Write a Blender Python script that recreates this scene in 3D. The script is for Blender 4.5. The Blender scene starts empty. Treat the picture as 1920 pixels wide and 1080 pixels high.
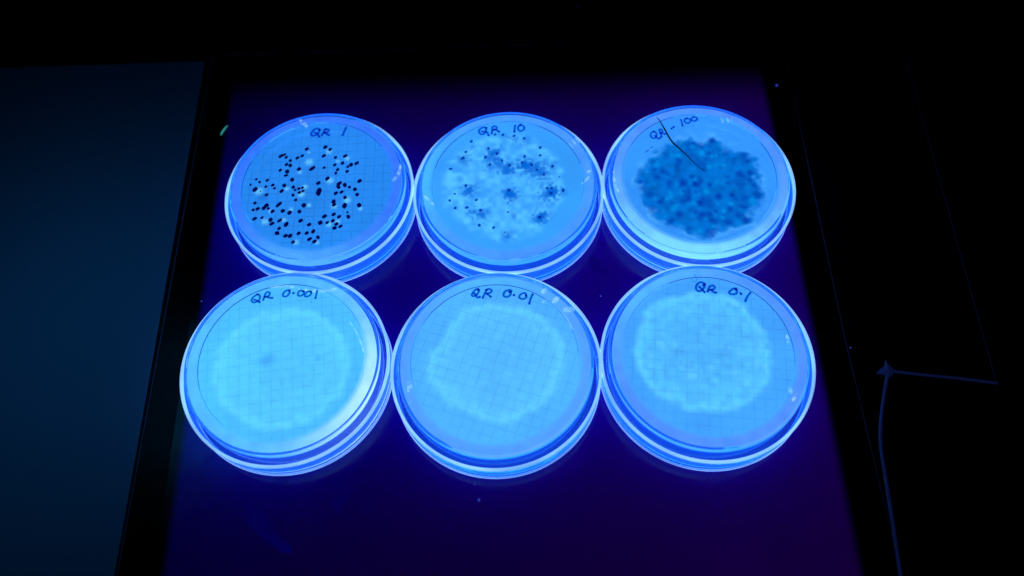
import bpy, bmesh, math, random
import numpy as np
from mathutils import Vector, Matrix

MM = 0.001
scene = bpy.context.scene
col = scene.collection

# ------------------------------------------------------------------ camera
TH, RO, HC = 1.09568, -0.07593, 352.676
F = Vector((0, math.cos(TH), -math.sin(TH)))
R0 = Vector((1, 0, 0)); U0 = R0.cross(F)
cr, sr = math.cos(RO), math.sin(RO)
RR = cr * R0 + sr * U0
UU = -sr * R0 + cr * U0
cam_d = bpy.data.cameras.new('camera')
cam_d.lens = 1611.32 / 1920 * 36.0
cam_d.sensor_width = 36.0
cam_d.clip_start = 0.01
cam_d.clip_end = 20.0
cam_d.dof.use_dof = True
cam_d.dof.focus_distance = 0.382
cam_d.dof.aperture_fstop = 5.6
cam = bpy.data.objects.new('camera', cam_d)
col.objects.link(cam)
cam.matrix_world = Matrix(((RR.x, UU.x, -F.x, 0), (RR.y, UU.y, -F.y, 0), (RR.z, UU.z, -F.z, HC * MM), (0, 0, 0, 1)))
scene.camera = cam

# ------------------------------------------------------------------ world, lamps, exposure
world = bpy.data.worlds.new('World'); scene.world = world
world.use_nodes = True
world.node_tree.nodes['Background'].inputs[0].default_value = (0.05, 0.2, 0.5, 1)
world.node_tree.nodes['Background'].inputs[1].default_value = 0.0012

def area(name, loc, target, size, power, color):
    d = bpy.data.lights.new(name, 'AREA'); d.energy = power; d.size = size; d.color = color
    o = bpy.data.objects.new(name, d); col.objects.link(o)
    o.location = Vector(loc) * MM
    o.rotation_euler = (Vector(target) * MM - o.location).to_track_quat('-Z', 'Y').to_euler()
    return o
# added fill lamp, unseen, close above the side panel to brighten it
area('panel_fill_lamp', (-200, 190, 130), (-205, 150, 0), 0.08, 0.017, (0.03, 0.42, 1.0))

vs = scene.view_settings
vs.view_transform = 'Standard'; vs.look = 'None'; vs.exposure = 0; vs.gamma = 1
vs.use_curve_mapping = False
cy = scene.cycles
scene.render.engine = 'CYCLES'
cy.max_bounces = 24; cy.transmission_bounces = 20; cy.glossy_bounces = 10; cy.diffuse_bounces = 4
cy.transparent_max_bounces = 16; cy.volume_bounces = 0
cy.sample_clamp_indirect = 4.0
cy.use_denoising = True
try: cy.denoiser = 'OPENIMAGEDENOISE'
except Exception: pass

# ------------------------------------------------------------------ helpers
def lin(rgb):
    return tuple(((c / 255) / 12.92 if c / 255 <= 0.04045 else ((c / 255 + 0.055) / 1.055) ** 2.4) for c in rgb)

def new_mat(name):
    m = bpy.data.materials.new(name); m.use_nodes = True
    nt = m.node_tree
    for n in list(nt.nodes): nt.nodes.remove(n)
    return m, nt, nt.nodes, nt.links

def link_mesh(name, verts, faces, mat, parent=None, smooth=True, sharp=35, scale=MM):
    me = bpy.data.meshes.new(name)
    me.from_pydata([(v[0] * scale, v[1] * scale, v[2] * scale) for v in verts], [], faces)
    me.update()
    bm = bmesh.new(); bm.from_mesh(me)
    bmesh.ops.recalc_face_normals(bm, faces=bm.faces)
    bm.to_mesh(me); bm.free()
    if smooth:
        me.polygons.foreach_set('use_smooth', [True] * len(me.polygons))
        try: me.set_sharp_from_angle(angle=math.radians(sharp))
        except Exception: pass
    me.materials.append(mat)
    o = bpy.data.objects.new(name, me); col.objects.link(o)
    if parent: o.parent = parent
    return o

def lathe(name, prof, mat, parent, segs=192):
    """closed lathe; a profile whose ends sit on the axis is capped there"""
    verts, faces = [], []
    rings = []
    for r, z in prof:
        if r < 1e-6:
            rings.append([len(verts)]); verts.append((0, 0, z))
        else:
            rings.append(list(range(len(verts), len(verts) + segs)))
            verts += [(r * math.cos(2 * math.pi * i / segs), r * math.sin(2 * math.pi * i / segs), z) for i in range(segs)]
    n = len(rings)
    pairs = [(i, i + 1) for i in range(n - 1)]
    if len(rings[0]) > 1: pairs.append((n - 1, 0))
    for a, b in pairs:
        A, B = rings[a], rings[b]
        for i in range(segs):
            j = (i + 1) % segs
            if len(A) == 1 and len(B) == 1: continue
            if len(A) == 1: faces.append((A[0], B[i], B[j]))
            elif len(B) == 1: faces.append((A[i], B[0], A[j]))
            else: faces.append((A[i], B[i], B[j], A[j]))
    return link_mesh(name, verts, faces, mat, parent)

def slab(name, poly, z0, z1, mat, parent=None, bev=0.4, smooth=False):
    """prism of a polygon with a small bevelled top edge"""
    n = len(poly); P = [Vector(q) for q in poly]
    ins = []
    for i in range(n):
        a = (P[i] - P[i - 1]).normalized(); b = (P[(i + 1) % n] - P[i]).normalized()
        na = Vector((-a.y, a.x)); nb = Vector((-b.y, b.x)); m = (na + nb)
        m = m / max(m.dot(na), 0.3)
        ins.append(m)
    ar = sum(P[i].x * P[(i + 1) % n].y - P[(i + 1) % n].x * P[i].y for i in range(n))
    sg = 1 if ar > 0 else -1
    verts = [(q.x, q.y, z0) for q in P] + [(q.x, q.y, z1 - bev) for q in P] + \
            [(P[i].x + sg * ins[i].x * bev, P[i].y + sg * ins[i].y * bev, z1) for i in range(n)]
    faces = [tuple(range(n)), tuple(range(2 * n, 3 * n))]
    for k in (0, 1):
        for i in range(n):
            j = (i + 1) % n
            faces.append((k * n + i, k * n + j, (k + 1) * n + j, (k + 1) * n + i))
    return link_mesh(name, verts, faces, mat, parent, smooth=smooth)

def smooth_path(pts, sub=6, closed=False):
    out = []
    n = len(pts)
    if n < 3: 
        return [Vector(pts[0]).lerp(Vector(pts[-1]), t / sub) for t in range(sub + 1)]
    P = [Vector(q) for q in pts]
    for i in range(n - 1):
        p0 = P[max(i - 1, 0)]; p1 = P[i]; p2 = P[i + 1]; p3 = P[min(i + 2, n - 1)]
        for s in range(sub):
            t = s / sub
            out.append(0.5 * ((2 * p1) + (p2 - p0) * t + (2 * p0 - 5 * p1 + 4 * p2 - p3) * t * t + (3 * p1 - p0 - 3 * p2 + p3) * t ** 3))
    out.append(P[-1])
    return out

def tag(o, label=None, cat=None, group=None, kind=None):
    if label: o['label'] = label
    if cat: o['category'] = cat
    if group: o['group'] = group
    if kind: o['kind'] = kind
    return o

def tube(name, path, radii, mat, parent=None, segs=8, flat=1.0):
    verts, faces = [], []
    P = [Vector(q) for q in path]
    for i, q in enumerate(P):
        t = (P[min(i + 1, len(P) - 1)] - P[max(i - 1, 0)]).normalized()
        s = t.cross(Vector((0, 0, 1)));
        s = s.normalized() if s.length > 1e-6 else Vector((1, 0, 0))
        u = s.cross(t).normalized()
        r = radii[i] if isinstance(radii, (list, tuple)) else radii
        for k in range(segs):
            a = 2 * math.pi * k / segs
            verts.append(q + s * math.cos(a) * r + u * math.sin(a) * r * flat)
    for i in range(len(P) - 1):
        for k in range(segs):
            j = (k + 1) % segs
            faces.append((i * segs + k, i * segs + j, (i + 1) * segs + j, (i + 1) * segs + k))
    faces.append(tuple(range(segs))); faces.append(tuple(range((len(P) - 1) * segs, len(P) * segs)))
    return link_mesh(name, verts, faces, mat, parent)

# value noise for numpy arrays
_rs = np.random.RandomState(7)
_tab = _rs.rand(256, 256)
def vnoise(x, y, s, seed=0):
    x = np.asarray(x) / s + 37.1 + seed * 13.7; y = np.asarray(y) / s + 91.7 + seed * 7.3
    xi = np.floor(x).astype(int); yi = np.floor(y).astype(int)
    fx = x - xi; fy = y - yi
    fx = fx * fx * (3 - 2 * fx); fy = fy * fy * (3 - 2 * fy)
    g = lambda a, b: _tab[a % 256, b % 256]
    return (g(xi, yi) * (1 - fx) * (1 - fy) + g(xi + 1, yi) * fx * (1 - fy) + g(xi, yi + 1) * (1 - fx) * fy + g(xi + 1, yi + 1) * fx * fy)
def sstep(a, b, x):
    t = np.clip((x - a) / (b - a), 0, 1); return t * t * (3 - 2 * t)
GLINTS={"A":[[1.5,[[35.8,-2.24],[39.1,2.01],[39.9,7.15]]],[1.6,[[-9.52,38.54],[-7.3,35.7],[-5.64,33.59]]]],"B":[[0.7,[[32.15,21.6],[33.89,18.61]]],[0.7,[[33.8,22.71],[35.76,19.38]]],[0.6,[[30.45,19.87],[32.19,16.89]]],[1,[[36.71,2.02],[39.85,3.25]]],[1,[[34.07,-4.04],[37.1,-1.33],[38.66,1.54]]],[1.2,[[-39.23,-3.61],[-36.59,-7.39],[-34.66,-9.32]]]],"C":[[0.7,[[15.39,31.78],[15.89,28.84]]],[0.7,[[18.09,32.49],[18.72,28.89]]],[0.6,[[20.45,31.3],[19.73,28.8]]],[1,[[-39.73,6.33],[-39.9,-1.16],[-38.73,-5.71]]]],"D":[[1.1,[[-7.11,34.91],[-0.03,35.1],[5.96,33.52]]],[1.3,[[5.99,32.99],[15.49,31.12],[23.01,31.8]]],[0.6,[[28.75,15.46],[32.78,8.06],[35.4,-0.82],[35.72,-9.32],[34.45,-15.17]]]],"E":[[1.7,[[21.89,30.01],[24.38,31.89]]],[2,[[26.35,25.22],[29.34,27.55]]],[2.2,[[30.53,20.5],[32.91,21.32],[35.37,20.6]]],[0.7,[[21.96,25.33],[23.22,26.52],[25.06,26.36]]],[0.6,[[30.84,18.95],[32.35,15.53],[33.74,11.15]]],[1.6,[[-36.82,-10.85],[-36.12,-8.56],[-36.98,-6.13]]]],"F":[[1.2,[[33.51,5.48],[33.4,1.82]]],[1.6,[[29.07,-17.31],[30.36,-20.41]]],[1.2,[[29.67,-23.56],[32.07,-20.55]]]]}
RESID=[[5,[[-118.1,95.27],[-115.38,88.45],[-109.41,81.49],[-102.46,74.58],[-96.81,69.96]]],[4,[[-107.07,96.66],[-102.76,99.25],[-98.38,100.95]]],[4,[[-78.49,85.01],[-76.87,91.03],[-73.66,96.35]]],[4,[[-139.43,108.21],[-135.16,110.88],[-131.99,113.41]]],[5,[[38.03,195.09],[40.37,189.17],[44.97,185.95]]],[3,[[42.33,201.96],[43.76,201.25],[45.18,202.58]]]]
DA=[[1.43,-5.05,0.55,1.98,1.0,-0.52],[-2.17,8.6,1.29,1.01,0.43,-0.74],[-28.77,-0.97,0.95,0.93,0.62,-0.85],[13.72,-13.79,0.59,1.22,0.82,-0.63],[-17.05,-10.47,1.21,1.16,0.46,-0.64],[-5.32,-11.92,0.63,0.88,0.75,-0.78],[-13.0,-21.63,0.74,1.04,0.64,-0.65],[20.48,-14.14,0.81,0.53,0.54,-1.04],[10.93,-1.14,1.13,0.69,0.37,-0.76],[2.66,-22.1,0.85,0.56,0.5,-0.92],[-22.86,-10.44,0.9,0.61,0.48,-0.85],[13.56,-2.29,0.76,0.51,0.52,-1.01],[-14.14,7.92,0.81,0.56,0.5,-0.91],[8.55,-11.2,0.64,0.88,0.65,-0.69],[-11.82,-15.4,0.78,0.74,0.55,-0.77],[-16.98,-25.97,1.0,0.12,0.2,-0.95],[-20.43,-18.5,0.68,0.79,0.61,-0.71],[16.33,9.12,0.81,0.54,0.45,-0.89],[20.51,-0.67,0.92,0.61,0.4,-0.78],[10.56,-3.02,0.7,0.47,0.53,-1.01],[-17.63,17.28,0.99,0.69,0.38,-0.7],[5.24,2.17,0.86,0.75,0.45,-0.71],[4.52,-18.8,0.97,0.64,0.39,-0.72],[-6.46,-20.23,0.88,0.58,0.43,-0.79],[3.67,20.55,0.89,0.62,0.4,-0.78],[18.96,9.67,0.97,0.6,0.35,-0.75],[-10.91,-27.93,0.68,0.78,0.59,-0.7],[-11.49,2.93,0.75,0.51,0.49,-0.9],[-19.7,-20.65,0.95,0.64,0.39,-0.68],[-14.97,-14.14,0.81,0.55,0.44,-0.8],[-15.07,0.06,0.74,0.51,0.48,-0.87],[1.05,-0.07,0.87,0.59,0.4,-0.75],[-24.02,-11.8,0.79,0.53,0.45,-0.8],[-1.92,-30.45,0.95,0.62,0.37,-0.67],[0.41,-31.91,0.87,0.57,0.4,-0.72],[-27.84,-17.2,0.89,0.6,0.4,-0.69],[9.36,-25.52,0.91,0.31,0.28,-0.84],[-8.54,8.84,0.81,0.56,0.41,-0.76],[3.12,15.46,0.89,0.61,0.36,-0.7],[-0.39,-26.5,0.69,0.78,0.52,-0.63],[-16.22,-19.29,1.01,0.68,0.34,-0.6],[-16.16,-3.02,0.76,0.73,0.47,-0.65],[13.39,14.4,0.96,0.46,0.29,-0.73],[8.74,-18.11,0.86,0.56,0.38,-0.72],[-12.95,-27.75,0.83,0.55,0.41,-0.73],[-2.39,-22.67,0.85,0.56,0.39,-0.71],[-12.82,11.33,0.7,0.48,0.46,-0.84],[-7.24,-15.16,0.57,0.66,0.6,-0.72],[9.45,-6.57,0.83,0.56,0.37,-0.71],[-5.25,20.26,0.83,0.57,0.37,-0.7],[15.58,-20.05,0.66,0.43,0.47,-0.89],[18.4,-5.16,0.76,0.5,0.4,-0.77],[-26.83,-11.88,0.84,0.57,0.37,-0.66],[12.21,10.36,0.71,0.48,0.41,-0.8],[1.9,-29.85,0.65,0.42,0.47,-0.87],[8.82,-12.96,0.93,0.43,0.28,-0.69],[-19.8,-13.94,0.79,0.53,0.39,-0.7],[11.25,-19.66,0.83,0.62,0.37,-0.63],[-7.02,-26.95,0.8,0.53,0.38,-0.67],[8.48,-21.56,0.8,0.52,0.37,-0.68],[19.48,-8.18,0.72,0.48,0.39,-0.76],[-9.61,15.43,0.82,0.57,0.35,-0.65],[10.17,-23.47,0.8,0.52,0.36,-0.68],[-3.35,-27.12,0.78,0.52,0.37,-0.67],[-14.64,12.02,0.75,0.52,0.37,-0.69],[12.06,-24.91,0.82,0.53,0.34,-0.64],[13.82,-9.28,0.67,0.45,0.4,-0.76],[6.01,18.93,0.77,0.53,0.34,-0.66],[-10.78,-1.34,0.69,0.47,0.39,-0.72],[12.16,-6.09,0.81,0.54,0.32,-0.62],[14.52,5.36,0.73,0.49,0.35,-0.68],[-9.38,-31.36,0.64,0.6,0.45,-0.61],[-14.59,5.75,0.94,0.22,0.17,-0.64],[-16.17,-23.51,0.72,0.48,0.36,-0.64],[8.49,9.67,0.71,0.48,0.33,-0.64],[9.97,6.8,0.71,0.48,0.33,-0.64],[-7.32,16.43,0.76,0.53,0.31,-0.59],[-17.45,8.98,0.69,0.48,0.35,-0.64],[-16.09,17.84,0.82,0.57,0.29,-0.54],[-12.9,14.17,0.64,0.45,0.37,-0.69],[-23.15,-4.48,0.74,0.5,0.33,-0.59],[5.86,-22.35,0.74,0.48,0.32,-0.6],[-15.01,16.27,0.7,0.49,0.33,-0.62],[-20.57,0.73,0.68,0.47,0.35,-0.63],[-7.78,-4.61,0.69,0.47,0.34,-0.62],[8.71,14.0,0.65,0.45,0.33,-0.65],[-28.3,-8.6,0.62,0.42,0.38,-0.66],[15.79,-3.69,0.61,0.4,0.34,-0.67],[-23.34,3.74,0.69,0.47,0.32,-0.57],[-8.08,-2.35,0.63,0.43,0.34,-0.62],[-10.64,-5.78,0.59,0.4,0.36,-0.66],[-9.26,-8.61,0.63,0.42,0.34,-0.62],[-6.08,-3.87,0.69,0.47,0.31,-0.56],[-28.89,-12.34,0.58,0.4,0.37,-0.65],[14.8,8.06,0.59,0.4,0.33,-0.64],[9.15,4.86,0.56,0.38,0.33,-0.64],[-24.45,-16.95,0.61,0.42,0.31,-0.55],[3.49,8.52,0.61,0.42,0.29,-0.55],[-6.36,-2.01,0.58,0.39,0.31,-0.57],[-23.81,0.18,0.55,0.38,0.32,-0.57],[-21.84,-12.13,0.51,0.34,0.35,-0.61],[-19.62,-1.14,0.57,0.39,0.3,-0.54],[-9.86,-2.99,0.52,0.35,0.32,-0.59],[-26.95,3.06,0.51,0.36,0.32,-0.57],[-28.61,4.76,0.51,0.36,0.3,-0.53],[-31.14,1.96,0.43,0.3,0.3,-0.53],[15.12,-17.59,0.4,0.26,0.23,-0.43],[-26.12,-2.11,0.25,0.17,0.18,-0.33],[-5.08,-2.63,0.14,0.09,0.1,-0.18]]
DB=[[-15.81,25.16,0.62,0.41,0.27,-0.62],[-7.9,20.11,0.52,0.34,0.25,-0.58],[-18.78,19.14,0.52,0.34,0.26,-0.58],[-20.34,15.73,0.8,0.52,0.29,-0.64],[-26.32,10.05,0.83,0.1,0.07,-0.61],[-9.64,15.18,0.6,0.38,0.32,-0.73],[-4.04,16.8,0.56,0.36,0.3,-0.69],[-1.82,12.5,0.5,0.32,0.27,-0.64],[-7.7,10.89,0.59,0.38,0.3,-0.68],[-19.52,-0.05,0.58,0.37,0.28,-0.62],[-24.94,-4.18,0.58,-0.05,-0.02,-0.46],[-27.41,-7.66,0.5,0.32,0.27,-0.58],[-15.07,-8.39,0.6,0.38,0.25,-0.55],[-24.99,-11.94,0.57,0.36,0.28,-0.6],[-19.66,-12.2,0.84,0.1,0.07,-0.64],[-13.47,-14.17,0.6,0.37,0.27,-0.6],[-14.42,-22.16,0.65,0.4,0.32,-0.7],[-7.95,-23.99,0.62,0.38,0.24,-0.53],[-3.15,-26.93,0.47,0.29,0.09,-0.21],[16.8,18.43,0.66,0.42,0.26,-0.64],[8.91,14.08,0.56,0.36,0.24,-0.58],[16.36,13.87,0.57,0.36,0.24,-0.58],[7.61,10.6,0.52,0.33,0.24,-0.57],[1.5,9.46,0.52,0.33,0.27,-0.63],[11.94,8.9,0.6,0.38,0.3,-0.72],[14.31,5.9,0.4,0.25,0.19,-0.45],[17.2,2.84,0.5,0.31,0.24,-0.59],[21.62,7.09,0.63,0.39,0.26,-0.63],[24.3,0.75,0.27,0.17,0.13,-0.32],[18.07,-4.8,0.59,0.37,0.21,-0.51],[20.23,-5.09,0.56,0.34,0.21,-0.51],[19.6,-7.83,0.62,0.38,0.27,-0.65],[25.34,-6.71,0.62,0.38,0.33,-0.8],[0.31,-4.37,0.61,0.38,0.27,-0.61],[-0.92,-16.36,0.48,0.3,0.16,-0.35],[13.31,-20.41,0.73,0.44,0.23,-0.53],[18.45,-19.31,0.15,0.09,0.07,-0.17],[-0.64,-11.28,0.15,0.09,0.16,-0.36],[-4.21,28.13,0.62,0.4,0.22,-0.52],[-0.47,27.6,0.65,0.42,0.23,-0.55],[4.83,26.46,0.69,0.44,0.23,-0.56],[9.63,24.55,0.59,0.38,0.22,-0.54]]
STROKES={"A":[[[0.5,31.21],[-0.34,32.05],[-1.7,31.92],[-3.0,30.53],[-3.56,29.24],[-2.9,28.0],[-1.29,28.18],[0.02,29.57],[0.5,31.21]],[[-1.89,29.75],[-0.5,28.95],[0.51,27.01]],[[1.84,27.72],[2.59,29.66],[3.36,31.11]],[[3.36,31.11],[4.58,30.99],[5.02,30.11],[4.23,29.17],[3.01,29.12]],[[3.29,29.09],[4.13,28.17],[5.23,27.4]],[[13.54,31.16],[12.64,28.71],[12.01,26.76]]],"B":[[[-8.25,32.46],[-9.71,32.97],[-11.24,32.01],[-11.9,30.78],[-11.38,29.27],[-10.08,28.78],[-8.83,29.94],[-8.39,31.37],[-8.25,32.46]],[[-10.43,30.46],[-8.97,30.14],[-8.1,29.87],[-7.33,27.79]],[[-5.8,28.74],[-5.47,30.54],[-5.29,32.37],[-4.36,33.02],[-3.35,32.55],[-3.43,31.27],[-4.79,30.85]],[[-4.49,30.82],[-3.46,30.72],[-2.35,29.51]],[[5.76,32.43],[5.41,30.62],[5.13,28.62]],[[8.37,32.55],[7.26,31.55],[7.01,30.1],[7.81,28.92],[9.14,28.98],[9.97,30.19],[9.77,31.5],[8.37,32.55]]],"C":[[[-17.81,27.07],[-19.12,26.33],[-19.59,24.87],[-19.03,23.32],[-17.67,23.2],[-16.74,24.82],[-17.01,26.56],[-17.81,27.07]],[[-17.83,24.49],[-16.93,23.55],[-16.23,22.42],[-15.25,23.18]],[[-14.51,23.54],[-14.74,25.49],[-15.12,27.67],[-14.21,27.91],[-13.67,26.89],[-14.17,25.86],[-14.91,25.5]],[[-14.2,25.65],[-13.38,25.36],[-12.76,24.87]],[[-9.39,27.67],[-7.82,28.82]],[[-3.93,32.58],[-3.7,30.71],[-3.72,28.97]],[[-1.06,33.07],[-2.23,32.31],[-2.12,30.77],[-1.03,30.02],[0.35,30.97],[0.38,32.28],[-1.06,33.07]],[[2.35,33.62],[1.18,32.86],[1.31,31.54],[2.46,31.1],[3.82,31.95],[3.65,33.06],[2.35,33.62]]],"D":[[[-12.19,31.93],[-13.77,30.83],[-14.6,29.46],[-13.95,28.18],[-12.49,28.15],[-11.1,29.37],[-11.13,31.22],[-12.19,31.93]],[[-13.49,29.36],[-12.17,28.84],[-10.91,27.92]],[[-9.41,28.81],[-8.97,30.42],[-8.52,32.03],[-7.45,32.66],[-6.65,31.66],[-7.14,30.67],[-8.77,30.19]],[[-7.85,30.22],[-6.53,29.59],[-5.42,29.5]],[[1.95,32.58],[0.48,32.5],[-0.73,31.16],[-0.48,29.8],[0.99,29.78],[2.03,31.13],[1.95,32.58]],[[3.72,31.07],[3.91,30.97]],[[8.26,31.52],[6.77,31.96],[5.82,30.6],[6.34,29.42],[7.8,29.61],[8.66,30.98],[8.26,31.52]],[[11.6,30.93],[10.3,31.25],[9.07,29.91],[9.3,28.76],[10.76,28.94],[11.82,30.09],[11.6,30.93]],[[14.35,31.11],[14.05,29.49],[13.75,27.56]]],"E":[[[-5.68,33.92],[-5.28,34.5],[-6.39,34.39],[-7.92,32.88],[-8.35,31.49],[-7.09,31.18],[-5.57,32.48],[-5.13,33.87]],[[-7.38,32.63],[-6.53,31.33],[-6.04,30.27],[-4.94,30.48]],[[-3.7,29.87],[-2.87,31.63],[-1.86,33.59]],[[-2.04,33.61],[-0.74,34.01],[0.4,33.19],[-0.11,32.21],[-1.78,31.74]],[[-1.59,31.73],[-0.91,30.85],[-0.14,30.07]],[[7.88,31.63],[9.0,32.05],[8.13,32.64],[6.46,32.27],[5.46,30.92],[5.75,29.68],[7.37,29.44],[8.53,30.46],[8.61,31.67]],[[9.83,30.08],[10.01,29.98]],[[15.17,29.28],[14.9,30.52],[13.62,30.43],[12.27,29.32],[12.54,28.08],[13.97,27.76],[15.29,28.46],[15.17,29.28]],[[18.11,29.64],[17.04,27.5],[16.26,25.24]]],"F":[[[2.74,31.75],[3.56,32.29],[1.91,33.25],[0.3,32.36],[-0.53,30.6],[-0.2,29.35],[1.2,29.03],[2.89,30.51],[3.53,32.09]],[[1.0,31.08],[1.87,29.78],[2.79,28.28]],[[4.07,28.38],[5.25,30.51],[6.64,31.21],[7.57,30.31],[6.86,29.35],[5.19,29.09]],[[6.08,29.02],[6.61,27.96],[7.63,27.56]],[[16.22,28.15],[16.69,28.72],[15.45,28.82],[13.84,27.95],[13.12,27.0],[14.24,26.19],[16.06,26.34],[16.68,27.7],[16.3,28.55]],[[17.88,26.39],[18.16,25.96]],[[22.17,26.22],[20.58,24.54],[19.28,22.45]]]}
HAIR=[[-15.24,35.19],[-14.33,33.02],[-13.48,30.55],[-12.33,26.55],[-10.85,21.49],[-9.14,18.04],[-4.96,12.14],[-1.75,6.88],[0.91,3.4],[2.41,1.79]]
FAINTF=[[-0.11,37.55],[0.31,35.65],[0.25,34.21],[-0.75,33.68],[-1.33,34.56],[-1.92,35.43]]
SCRC=[[[-23.96,15.21],[-21.46,16.68]],[[-20.94,17.44],[-19.42,18.31]]]
ZONES={"C":[[-1.44,22.08],[3.67,18.4],[9.21,20.44],[13.92,14.9],[18.03,11.99],[22.46,10.94],[26.28,6.83],[26.7,1.22],[26.13,-4.23],[26.43,-10.29],[25.0,-14.92],[20.44,-20.4],[17.27,-26.5],[12.86,-28.98],[7.86,-26.82],[0.19,-31.28],[-3.28,-31.55],[-9.28,-29.31],[-13.1,-25.53],[-17.88,-24.53],[-21.93,-21.85],[-25.59,-16.27],[-27.91,-7.75],[-28.93,-0.41],[-24.41,6.55],[-21.1,11.85],[-16.31,16.45],[-9.71,19.01],[-5.23,21.15]],"E":[[-13.73,25.04],[-7.2,26.88],[0.91,27.39],[8.86,25.52],[17.22,22.43],[24.15,15.95],[28.72,8.04],[28.96,-0.5],[25.97,-10.24],[20.68,-17.94],[12.1,-23.65],[4.25,-27.75],[-3.73,-26.6],[-11.56,-21.76],[-19.51,-17.4],[-23.45,-12.78],[-27.92,-6.97],[-28.82,-0.81],[-27.62,5.85],[-22.79,9.44],[-19.97,14.97],[-16.59,20.54]],"F":[[-17.72,25.87],[-24.24,21.51],[-25.53,15.69],[-28.98,11.72],[-30.42,4.49],[-30.77,-1.67],[-29.97,-6.31],[-27.79,-11.02],[-25.03,-14.72],[-21.84,-18.43],[-16.09,-20.36],[-12.13,-24.56],[-8.02,-24.89],[-2.39,-24.37],[4.98,-24.48],[10.81,-23.0],[16.13,-19.51],[20.67,-15.44],[24.14,-7.69],[25.32,0.41],[24.53,8.32],[21.67,13.34],[19.28,21.1],[14.09,24.82],[5.75,27.74],[-1.95,28.95],[-10.01,27.97]],"D":[[-13.49,21.37],[-4.55,23.64],[4.55,23.68],[11.91,21.75],[22.1,14.4],[27.73,3.19],[28.8,-6.41],[27.25,-15.58],[22.19,-20.65],[17.21,-26.1],[8.81,-29.43],[-1.32,-30.84],[-8.19,-29.86],[-16.24,-24.78],[-24.57,-17.81],[-27.94,-9.28],[-28.99,-2.64],[-27.54,5.82],[-22.06,15.13]],"B":[[-10.11,26.73],[4.97,27.38],[16.26,22.2],[23.59,11.39],[25.64,-1.62],[22.89,-13.83],[13.88,-26.06],[2.55,-30.53],[-6.79,-29.7],[-15.89,-23.41],[-23.54,-17.17],[-28.81,-8.22],[-30.06,3.47],[-25.54,15.94],[-18.61,23.41]]}
BRIGHT={"A":[[5.35,18.24,1.66],[-4.04,13.01,2.08],[14.22,13.34,1.41],[9.68,12.25,1.0],[6.27,1.3,1.99],[-27.12,-1.73,2.33],[-6.97,-5.02,1.99],[14.7,-10.35,1.99],[20.99,-15.69,1.16],[8.71,-13.16,1.66],[-23.17,-18.82,1.83],[-8.17,-31.24,1.5],[1.34,-32.08,1.25],[6.58,-22.86,1.66],[10.54,-21.82,1.25],[-8.35,7.39,1.16],[-13.91,-1.47,1.16],[-3.04,-11.63,1.16],[-14.37,-18.66,1.16],[-4.27,18.62,0.83],[-5.5,-1.26,1.66],[-21.1,-13.34,1.0],[-11.44,-13.26,1.16]]}
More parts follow.
